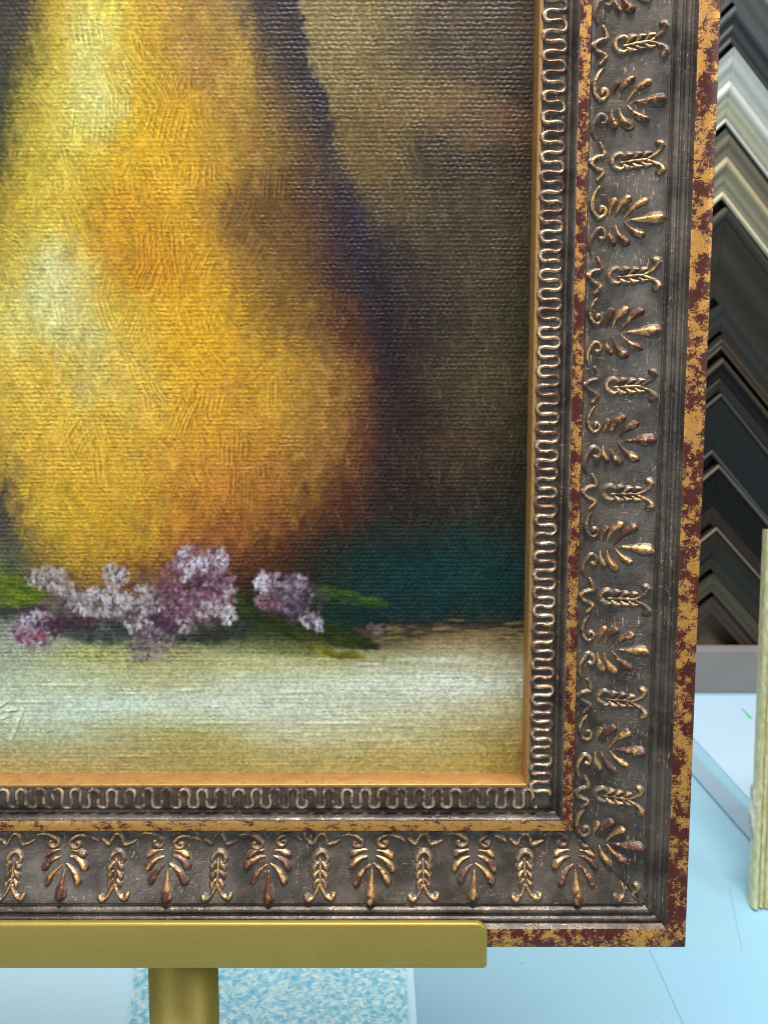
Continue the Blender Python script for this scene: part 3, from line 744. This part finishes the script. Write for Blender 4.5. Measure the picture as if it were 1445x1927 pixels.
for i in range(160):
    (u, v, ru, rv, pal, n) = CL[RNG.integers(len(CL))]
    stroke(u + RNG.normal(0, ru * .5), v + RNG.normal(0, rv * .5), RNG.uniform(0, 3.1), RNG.uniform(4, 11), 3.3, (56, 36, 44), .55, -.05)
# end of the painter's signature at the left edge, in thick pale paint
SIGC = (214, 224, 206)
for (x0, y0, x1, y1) in ((-14, 1336, 14, 1318), (-30, 1345, 10, 1336), (14, 1336, 28, 1336), (-2, 1352, 16, 1346), (42, 1334, 32, 1360), (32, 1360, 20, 1390), (-40, 1330, -30, 1372), (-60, 1332, -52, 1374), (-78, 1368, -60, 1340)):
    stroke((x0 + x1) / 2, (y0 + y1) / 2, math.atan2(y1 - y0, x1 - x0), math.hypot(x1 - x0, y1 - y0) + 8, 9, SIGC, .95, .42, soft=.1, thick=.95)
    stroke((x0 + x1) / 2 + 5, (y0 + y1) / 2 + 3, math.atan2(y1 - y0, x1 - x0), math.hypot(x1 - x0, y1 - y0), 3.4, (124, 126, 100), .75, 0, soft=.1)

PC *= (1 + .24 * vnoise(4.0, 41))[..., None]
HG += .08 * vnoise(5, 21) + .03 * vnoise(18, 22)
bgm = np.clip((UU - np.interp(VV, [0, 100, 200, 300, 400, 500, 590, 700, 800, 900, 1000], [560, 580, 606, 632, 680, 690, 706, 730, 735, 715, 690])) / 12, 0, 1) * np.clip((1010 - VV) / 80, 0, 1)
PC *= 1 - bgm[..., None] * np.array([.02, .07, .13])
yel = np.clip((PC[..., 0] - PC[..., 2] - 70) / 50, 0, 1)
PC[..., 1] *= 1 - .005 * yel; PC[..., 2] *= 1 + .0 * yel
low = np.clip((VV - 860) / 80, 0, 1) * np.clip((1120 - VV) / 60, 0, 1) * np.clip((420 - UU) / 160, 0, 1) * yel
PC[..., 1] *= 1 + .035 * low
rs = np.clip((UU - 380) / 160, 0, 1) * np.clip((PC[..., 0] - PC[..., 1] - 25) / 30, 0, 1) * np.clip((1040 - VV) / 40, 0, 1)
PC *= 1 + rs[..., None] * np.array([-.06, .05, .04])
lt = np.clip((PC.mean(-1) - 120) / 60, 0, 1)[..., None]; PC *= 1 - .045 * lt * np.clip((1150 - VV) / 60, 0, 1)[..., None]
PC *= 1 + np.array([.06, .035, .012]) * np.clip((VV - 1225) / 40, 0, 1)[..., None]
PC = np.clip(PC, 4, 250) / 255
PCL = np.where(PC <= .04045, PC / 12.92, ((PC + .055) / 1.055) ** 2.4)
PAINT_K = 1.0
PCL = np.clip(PCL * PAINT_K - .010, .003, .85)

ZC = -12.6
step = .47
xl, xr = XS - SW - 3, XS + 3; ybm, ytp = YB - 3, YB + SH + 3
xa = np.concatenate([np.linspace(xl, -222, 12)[:-1], np.arange(-222, xr, step), [xr]])
ya = np.concatenate([np.arange(ybm, 256, step), np.linspace(256, ytp, 8)])
GX, GY = np.meshgrid(xa, ya)
# canvas point -> authoring pixel
dx = GX - CAM_F.x; dy = GY - CAM_F.y; dz = ZC - CAM_F.z
dep = dy * FWD.y + dz * FWD.z
pu = 722.5 + FPX * dx / dep; pv = 963.5 - FPX * (dy * UPV.y + dz * UPV.z) / dep
fi = np.clip((pv - V0) / Q - .5, 0, NH - 1.01); fk = np.clip((pu - U0) / Q - .5, 0, NW - 1.01)
i0, k0 = fi.astype(int), fk.astype(int); fy, fx = fi - i0, fk - k0
def samp(A):
    e = (lambda x: x[..., None]) if A.ndim == 3 else (lambda x: x)
    return (A[i0, k0] * e(1 - fx) + A[i0, k0 + 1] * e(fx)) * e(1 - fy) + (A[i0 + 1, k0] * e(1 - fx) + A[i0 + 1, k0 + 1] * e(fx)) * e(fy)
hz = samp(HG); cl = samp(PCL); th = samp(TH)
PB = Vector((XS - SW / 2, YB - 3, ZC - 1.5))
co = np.stack([(GX - PB.x), (GY - PB.y), (ZC + hz - PB.z)], -1).reshape(-1, 3) * .001
ny, nx = GX.shape
idx = np.arange(ny * nx).reshape(ny, nx)
fq = np.stack([idx[:-1, :-1], idx[:-1, 1:], idx[1:, 1:], idx[1:, :-1]], -1).reshape(-1, 4)
pm = bpy.data.meshes.new('painting')
pm.vertices.add(len(co)); pm.vertices.foreach_set('co', co.astype(np.float32).ravel())
pm.loops.add(fq.size); pm.loops.foreach_set('vertex_index', fq.astype(np.int32).ravel())
pm.polygons.add(len(fq)); pm.polygons.foreach_set('loop_start', np.arange(0, fq.size, 4, dtype=np.int32))
pm.polygons.foreach_set('loop_total', np.full(len(fq), 4, dtype=np.int32))
pm.update(calc_edges=True)
pm.polygons.foreach_set('use_smooth', np.ones(len(fq), dtype=bool))
ca = pm.attributes.new('paint', 'FLOAT_COLOR', 'POINT')
ca.data.foreach_set('color', np.concatenate([cl.reshape(-1, 3), np.ones((len(co), 1))], 1).astype(np.float32).ravel())
ta = pm.attributes.new('thick', 'FLOAT', 'POINT'); ta.data.foreach_set('value', th.astype(np.float32).ravel())
painting = thing('painting', 'oil painting of a yellow pear with lilac blossom, inside the ornate frame', 'painting',
                 Matrix.Translation(F2W @ PB) @ ROT)
link('canvas', pm, M_PAINT, painting)
bd = link('stretcher_board', box_mesh('stretcher_board', -SW / 2000 - .003, SW / 2000 + .003, 0, (SH + 6) * .001, -.006, .0009, 0), m_plain('board', (.4, .32, .22), .8), painting)

# ------------------------------------------------------------------ easel
yl = YB - DOUT - .15                               # top of the shelf
EB = fs(346, 1825, -12)
foot_len = (H0 + yl * math.cos(R(LEAN))) / math.cos(R(LEAN))    # mm from the shelf down to the table along the post
top_y = fs(700, 1738.5, 18).y; bot_y = fs(700, 1824, 18).y
xe = fs(917, 1780, 18).x; xc = EB.x; hw = xe - xc
E0 = Vector((xc, yl - foot_len, -12))
easel = thing('easel', 'olive gold metal easel with flat front ledge and round post holding the frame', 'easel', Matrix.Translation(F2W @ E0) @ ROT)
def rrect(x0, x1, y0, y1, rt, rb, n=8):
    pts = []
    for cx, cy, r, a0 in ((x1 - rt, y1 - rt, rt, 0), (x0 + rt, y1 - rt, rt, 90), (x0 + rb, y0 + rb, rb, 180), (x1 - rb, y0 + rb, rb, 270)):
        for k in range(n + 1):
            a = R(a0 + 90 * k / n); pts.append((cx + r * math.cos(a), cy + r * math.sin(a)))
    return pts
def plate(name, pts, z0, z1, bev):
    bm = bmesh.new()
    vs = [bm.verts.new(((x - E0.x) * .001, (y - E0.y) * .001, (z0 - E0.z) * .001)) for x, y in pts]
    f = bm.faces.new(vs)
    r = bmesh.ops.extrude_face_region(bm, geom=[f])
    vv_ = [e for e in r['geom'] if isinstance(e, bmesh.types.BMVert)]
    bmesh.ops.translate(bm, verts=vv_, vec=(0, 0, (z1 - z0) * .001))
    bmesh.ops.recalc_face_normals(bm, faces=bm.faces)
    eds = [e for e in bm.edges if abs(e.verts[0].co.z - e.verts[1].co.z) < 1e-7]
    bmesh.ops.bevel(bm, geom=eds, offset=bev * .001, segments=4, affect='EDGES', profile=.5)
    m = bpy.data.meshes.new(name); bm.to_mesh(m); bm.free()
    m.polygons.foreach_set('use_smooth', [True] * len(m.polygons))
    return m
link('ledge_lip', plate('ledge_lip', rrect(xc - hw, xe, bot_y, top_y, 5.2, 2.0), 14.2, 18.0, 1.3), M_BRASS, easel)
sh = bpy.data.meshes.new('shelf')
link('shelf', box_mesh('shelf', -hw * .001 + .004, hw * .001 - .004, (yl - 3.2 - E0.y) * .001, (yl - E0.y) * .001, (-58 - E0.z) * .001, (14.15 - E0.z) * .001, .0006), M_BRASS, easel)
def rod(name, p0, p1, r, n=40):
    p0, p1 = Vector(p0), Vector(p1); ax = (p1 - p0); L = ax.length
    bm = bmesh.new(); bmesh.ops.create_cone(bm, cap_ends=True, segments=n, radius1=r, radius2=r, depth=L)
    q = ax.to_track_quat('Z', 'Y').to_matrix().to_4x4()
    bm.transform(Matrix.Scale(.001, 4) @ Matrix.Translation((p0 + p1) / 2 - E0) @ q)
    m = bpy.data.meshes.new(name); bm.to_mesh(m); bm.free()
    for p in m.polygons: p.use_smooth = len(p.vertices) == 4
    return m
post_w = (fs(412, 1880, -2).x - fs(281, 1880, -2).x) / 2
link('post', rod('post', (xc, E0.y + 1.5, -12), (xc, yl - 3.3, -12), post_w), M_BRASS, easel)
link('mast', rod('mast', (xc, yl - 3, -48), (xc, yl + 420, -48), 9), M_BRASS, easel)
fw = F2W @ Vector((xc, E0.y, -12))
bm = bmesh.new(); bmesh.ops.create_cone(bm, cap_ends=True, segments=48, radius1=.085, radius2=.082, depth=.008)
bm.transform((easel.matrix_world.inverted()) @ Matrix.Translation((fw.x, fw.y, .0042)))
m = bpy.data.meshes.new('foot_disc'); bm.to_mesh(m); bm.free()
link('foot_disc', m, M_BRASS, easel)

# ------------------------------------------------------------------ things on the table
def sheet(name, poly, z0, th, mat, label, cat):
    pts = [on_table(u, v, z0 + th) for u, v in poly]
    c = sum(pts, Vector()) / len(pts); c.z = z0
    bm = bmesh.new()
    vs = [bm.verts.new((p.x - c.x, p.y - c.y, 0)) for p in pts]; f = bm.faces.new(vs)
    r = bmesh.ops.extrude_face_region(bm, geom=[f])
    bmesh.ops.translate(bm, verts=[e for e in r['geom'] if isinstance(e, bmesh.types.BMVert)], vec=(0, 0, th))
    bmesh.ops.recalc_face_normals(bm, faces=bm.faces)
    m = bpy.data.meshes.new(name); bm.to_mesh(m); bm.free()
    o = link(name, m, mat); o.location = c
    return tag(o, label, cat)

def m_mottled():
    s = NT('mottled_finish'); v = s.obj()
    n1 = s.noise(v, 210, 5, .7); n2 = s.noise(v, 60, 3); vo = s.voro(v, 420)
    c = s.mix(s.ramp(n1, .36, .66), lin((104, 196, 228)), lin((226, 250, 248)))
    c = s.mix(s.math('MULTIPLY', s.ramp(n2, .54, .72), .35), c, lin((182, 226, 196)))
    c = s.mix(s.math('MULTIPLY', s.ramp(vo, .30, .05), .5), c, lin((222, 246, 250)))
    sep = s.n('ShaderNodeSeparateXYZ'); s.put(sep.inputs[0], v)
    return s.set(color=c, rough=.12, spec=.6, coat=.4, normal=s.bump(s.math('ADD', n1, vo), .5, .002))
M_FILL_SHEET = m_plain('fill_sheet_blue', lin((198, 232, 246)), .6, 0, .03, 10)
sheet('fill_sheet', [(-420, 2010), (790, 2010), (770, 1700), (-300, 1700)], .0006, .0014, M_FILL_SHEET, 'pale blue sheet added to brighten the shaded table beneath the easel ledge', 'board')  # added pale sheet, lightens the table where the frame shades it
sheet('mottled_panel', [(236, 2000), (772, 2000), (758, 1730), (262, 1730)], .0022, .003, m_mottled(), 'mottled blue green panel lying flat below the easel ledge', 'panel')  # flat panel standing in for a mottled area of unknown surface
M_PAPER = m_plain('white_paper', lin((182, 208, 228)), .7, 0, .02, 6, .05)
pp = sheet('paper_sheet', [(1234, 1309.5), (1620, 1309.5), (1620, 1735), (1234, 1311)], .0006, .0006, M_PAPER, 'white paper sheet with a green mark beneath the gilt moulding length', 'paper')
M_STRIP = m_plain('grey_strip', lin((146, 172, 188)), .5, 0, .05, 30)
sheet('mat_strip', [(1150, 1222 + 36), (1700, 1828), (1700, 1908), (1150, 1262 + 20)], .0014, .0024, M_STRIP, 'narrow grey blue mat strip lying diagonally across the table', 'mat strip')
M_TINTED = m_plain('tinted', lin((147, 192, 214)), .6, 0, .02, 10)
sheet('tinted_sheet', [(1222, 1786), (1396, 1790), (1372, 1668), (1460, 1600), (1660, 1800), (1500, 2100), (1300, 1960)], .0005, .0004, M_TINTED, 'thin pale blue tissue sheet under the foot of the gilt moulding', 'tissue sheet')  # tinted polygon for the faint facets on the table top
# green printed stroke on the paper
gm = on_table(1394, 1332, .0013); gn = on_table(1412, 1352, .0013); gw = (gn - gm).normalized().cross(Vector((0, 0, 1))) * .0028
M_GREEN = m_plain('green_print', lin((80, 190, 130)), .6)
m = mesh_of('print_mark', [p - pp.location for p in (gm - gw * .3, gn - gw, gn + gw, gm + gw * .3)], [[0, 1, 2, 3]], False)
link('print_mark', m, M_GREEN, pp)

# grey board standing along the back of the table
t1 = on_wall(1350, 1226, TY).z
gb = link('back_board', box_mesh('back_board', -.9, 1.4, -.0, .022, 0, t1, .001), m_plain('grey_board', lin((140, 134, 131)), .7, 0, .24, 14))
gb.location = (0, TY, .0006)
tag(gb, 'low grey board standing along the back of the table under the samples', 'board')

# upright length of gilt moulding
def moulding_stick():
    foot = on_table(1407, 1703); dist_y = foot.y
    off = .072
    top = on_wall(1434, 996, dist_y + off)
    H = math.hypot(top.z, off)
    prof_ = [(0, 0), (0, 9), (1.2, 11), (3.6, 11.4), (5, 10.4), (5.4, 6.6), (6.4, 5.8), (7.2, 8.4), (9, 9.6), (10.8, 8.6), (11.6, 5.8), (12.6, 5.4), (13.2, 8), (15.5, 9.6), (17, 8.4), (17.6, 5.4), (18.8, 5), (19.7, 7.4), (22, 9.5), (26, 10.5), (32, 13), (40, 16), (44, 16.5), (45, 15), (45, 0)]
    s = NT('pale_gilt'); v = s.obj()
    sep = s.n('ShaderNodeSeparateXYZ'); s.put(sep.inputs[0], v)
    n = s.noise(s.mapp(v, (1, 1, .35)), 260, 5, .65)
    c = s.mix(s.ramp(n, .35, .68), lin((196, 184, 124)), lin((230, 227, 184)))
    c = s.mix(s.ramp(s.noise(v, 90, 4), .62, .7), c, lin((200, 188, 130)))
    mat = s.set(color=c, metal=.35, rough=.42, normal=s.bump(n, .25, .0004))
    th_ = thing('moulding_length', 'pale gilt reeded moulding length standing upright at the right edge', 'moulding',
                Matrix.Translation((foot.x, foot.y, 0)) @ Matrix.Rotation(-math.atan2(off, top.z), 4, 'X') @ Matrix.Rotation(math.atan2(top.x - foot.x, H), 4, 'Y'))
    vs, fc = [], []; n_ = 40; m_n = len(prof_)
    rr = np.random.default_rng(3)
    for i in range(n_ + 1):
        z = H * i / n_
        for k, (x, y) in enumerate(prof_):
            e = 0
            zz = z
            if i == 0: zz = .0012 + rr.random() * .0015
            vs.append((x * .001 + rr.normal(0, .00008), -y * .001 + rr.normal(0, .00006), zz))
    for i in range(n_):
        for k in range(m_n - 1): fc.append([i * m_n + k, i * m_n + k + 1, (i + 1) * m_n + k + 1, (i + 1) * m_n + k][::-1])
    fc.append(list(range(m_n))); fc.append(list(range(n_ * m_n, (n_ + 1) * m_n))[::-1])
    m = mesh_of('gilt_face', vs, fc, False)
    link('gilt_face', m, mat, th_)
    # broken plaster hanging from the left arris
    bm = bmesh.new(); bmesh.ops.create_icosphere(bm, subdivisions=3, radius=1)
    for v in bm.verts:
        k = 1 + .25 * math.sin(v.co.x * 5 + v.co.z * 7) + random.uniform(-.12, .12)
        v.co = Vector((v.co.x * .0045 * k, v.co.y * .005 * k, v.co.z * .032 * k))
    zc = on_wall(1404, 1545, dist_y).z
    bm.transform(Matrix.Translation((0, -.005, zc)))
    m = bpy.data.meshes.new('broken_plaster'); bm.to_mesh(m); bm.free()
    link('broken_plaster', m, m_plain('plaster', lin((190, 190, 176)), .85, 0, .35, 160, .8), th_)
    inv = th_.matrix_world.inverted()
    a_t = Vector((.040, .0015, H * .72)); b_t = inv @ Vector((foot.x + .16, foot.y + .17, .003))
    bm = bmesh.new(); bmesh.ops.create_cone(bm, cap_ends=True, segments=12, radius1=.003, radius2=.003, depth=(b_t - a_t).length)
    bm.transform(Matrix.Translation((a_t + b_t) / 2) @ (b_t - a_t).to_track_quat('Z', 'Y').to_matrix().to_4x4())
    m = bpy.data.meshes.new('rear_strut'); bm.to_mesh(m); bm.free(); link('rear_strut', m, M_DARK, th_)
    bw = link('wood_core', box_mesh('wood_core', .002, .044, -.006, -.001, 0, .006, .0005), m_plain('wood', lin((170, 120, 62)), .7, 0, .2, 90), th_)
moulding_stick()

# ------------------------------------------------------------------ corner samples on the wall
WMAT = {}
def wm(rgb, rough=.5, spec=.4, var=.14):
    k = (rgb, rough)
    if k not in WMAT: WMAT[k] = m_plain('sample_finish', tuple(x * (.44 + .26 * min(1, x / .35)) * (w_ + (1 - w_) * min(1, x / .35)) for x, w_ in zip(lin(rgb), (1.24, 1.02, .80))), rough, 0, var, 60, .3, .22)
    return WMAT[k]
#  name of the finish, [ (part, v_top, v_bottom, colour, roughness, height profile mm) ], depth off the wall mm
SAMPLES = [
 ('slate grey corner sample at the top of the wall column', 22, [('face', -70, 3, (84, 90, 96), .5, 0)]),
 ('dark blue grey corner sample with raised edge above the pale one', 20, [('edge', 9, 32, (88, 96, 104), .45, 3), ('face', 32, 80, (64, 70, 78), .45, 0)]),
 ('pale grey green corner sample with white bead and white inner edge', 24, [('face', 88, 151, (172, 178, 172), .5, 1), ('bead', 151, 180, (214, 214, 204), .45, 4), ('cove', 180, 223, (164, 164, 148), .5, 0), ('inner_edge', 223, 232, (232, 228, 212), .4, 2)]),
 ('taupe grey corner sample with cream bead and cream inner edge', 22, [('face', 233, 294, (116, 114, 104), .5, 1), ('bead', 294, 317, (192, 178, 146), .45, 4), ('cove', 317, 360, (138, 138, 124), .5, 0), ('inner_edge', 360, 374, (236, 222, 180), .4, 3)]),
 ('wide charcoal corner sample below the cream edged one', 18, [('edge', 384, 412, (76, 76, 72), .5, 3), ('face', 412, 560, (58, 58, 55), .5, 0)]),
 ('narrow flat charcoal corner sample with faint blue tone', 22, [('face', 567, 622, (58, 63, 64), .5, 0)]),
 ('thin brown grey corner sample between black gaps', 26, [('face', 630, 656, (86, 78, 70), .5, 0)]),
 ('black corner sample with a thin brown grey rim', 24, [('edge', 673, 687, (90, 82, 74), .45, 4), ('cove', 687, 711, (22, 22, 28), .5, 0), ('face', 711, 737, (56, 54, 51), .5, 2)]),
 ('dark teal corner sample with two light rims', 22, [('edge', 738, 747, (108, 108, 104), .4, 3), ('face', 747, 846, (42, 49, 53), .4, 0), ('inner_edge', 846, 855, (96, 98, 98), .4, 2)]),
 ('black corner sample with bright silver outer rim', 22, [('edge', 873, 881, (140, 134, 124), .35, 4), ('face', 881, 953, (26, 24, 24), .4, 0), ('inner_edge', 953, 984, (62, 54, 48), .35, 2)]),
 ('glossy rounded dark corner sample with pale rim', 26, [('edge', 991, 998, (150, 144, 132), .35, 3), ('bead', 998, 1045, (54, 54, 49), .22, 7), ('cove', 1045, 1069, (70, 66, 56), .4, 0)]),
 ('olive grey corner sample second from the lowest', 24, [('face', 1077, 1113, (92, 90, 78), .5, 1)]),
 ('dark brown corner sample lowest in the column', 20, [('face', 1121, 1153, (84, 74, 69), .5, 1)]),
]
ARM = .20
def chevron(w0, w1, depth, h, side, wob, fin):
    """one arm of a V shaped strip, apex up; x across, z up, -y towards the room"""
    pr_ = [(w0, 0), (w0, depth)]
    n = 14 if (w1 - w0) > .012 else 6
    for k in range(1, n):
        f = k / n
        pr_.append((w0 + (w1 - w0) * f, depth + math.sin(math.pi * f) * h * .001 + wob * (.5 - .5 * math.cos(2 * math.pi * f * (2 if n > 6 else 1)))))
    pr_ += [(w1, depth), (w1, 0)]
    vs, fc = [], []; s2 = math.sqrt(2); g = .00022
    for (w, y) in pr_:
        vs.append((side * g, -y, -w * s2 - g)); vs.append((side * (ARM - w) / s2, -y, (-ARM - w) / s2))
    m = len(pr_)
    for i in range(m - 1): fc.append([i * 2, i * 2 + 1, i * 2 + 3, i * 2 + 2])
    fc.append([i * 2 for i in range(m)]); fc.append([i * 2 + 1 for i in range(m)][::-1])
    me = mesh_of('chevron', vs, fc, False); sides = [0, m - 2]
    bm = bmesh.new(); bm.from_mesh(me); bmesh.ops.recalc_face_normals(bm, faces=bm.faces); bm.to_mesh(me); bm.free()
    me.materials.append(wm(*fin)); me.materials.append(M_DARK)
    for k in sides: me.polygons[k].material_index = 1  # near-black side faces paint in the shadow gap between neighbouring samples
    return me
for i, (lab, dep_, segs) in enumerate(SAMPLES):
    dep_ *= .001
    yf = WY - dep_
    v0 = segs[0][1]
    ua = 1383 - (v0 - 8) * .0372
    ap = on_wall(ua, v0, yf)
    S = thing('corner_sample', lab, 'moulding sample', Matrix.Translation((ap.x, WY - .0005, ap.z)) @ Matrix.Rotation(R(random.uniform(1.0, 3.2)), 4, 'Y'), 'moulding corner samples hung in a column')
    for (nm, va, vb, rgb, ro, h) in segs:
        za = ap.z - on_wall(ua, va, yf).z; zb = ap.z - on_wall(ua, vb, yf).z
        wob = 0 if nm in ('edge', 'inner_edge', 'bead') else random.choice((-.0012, .0008, -.0018))
        for side in (-1, 1):
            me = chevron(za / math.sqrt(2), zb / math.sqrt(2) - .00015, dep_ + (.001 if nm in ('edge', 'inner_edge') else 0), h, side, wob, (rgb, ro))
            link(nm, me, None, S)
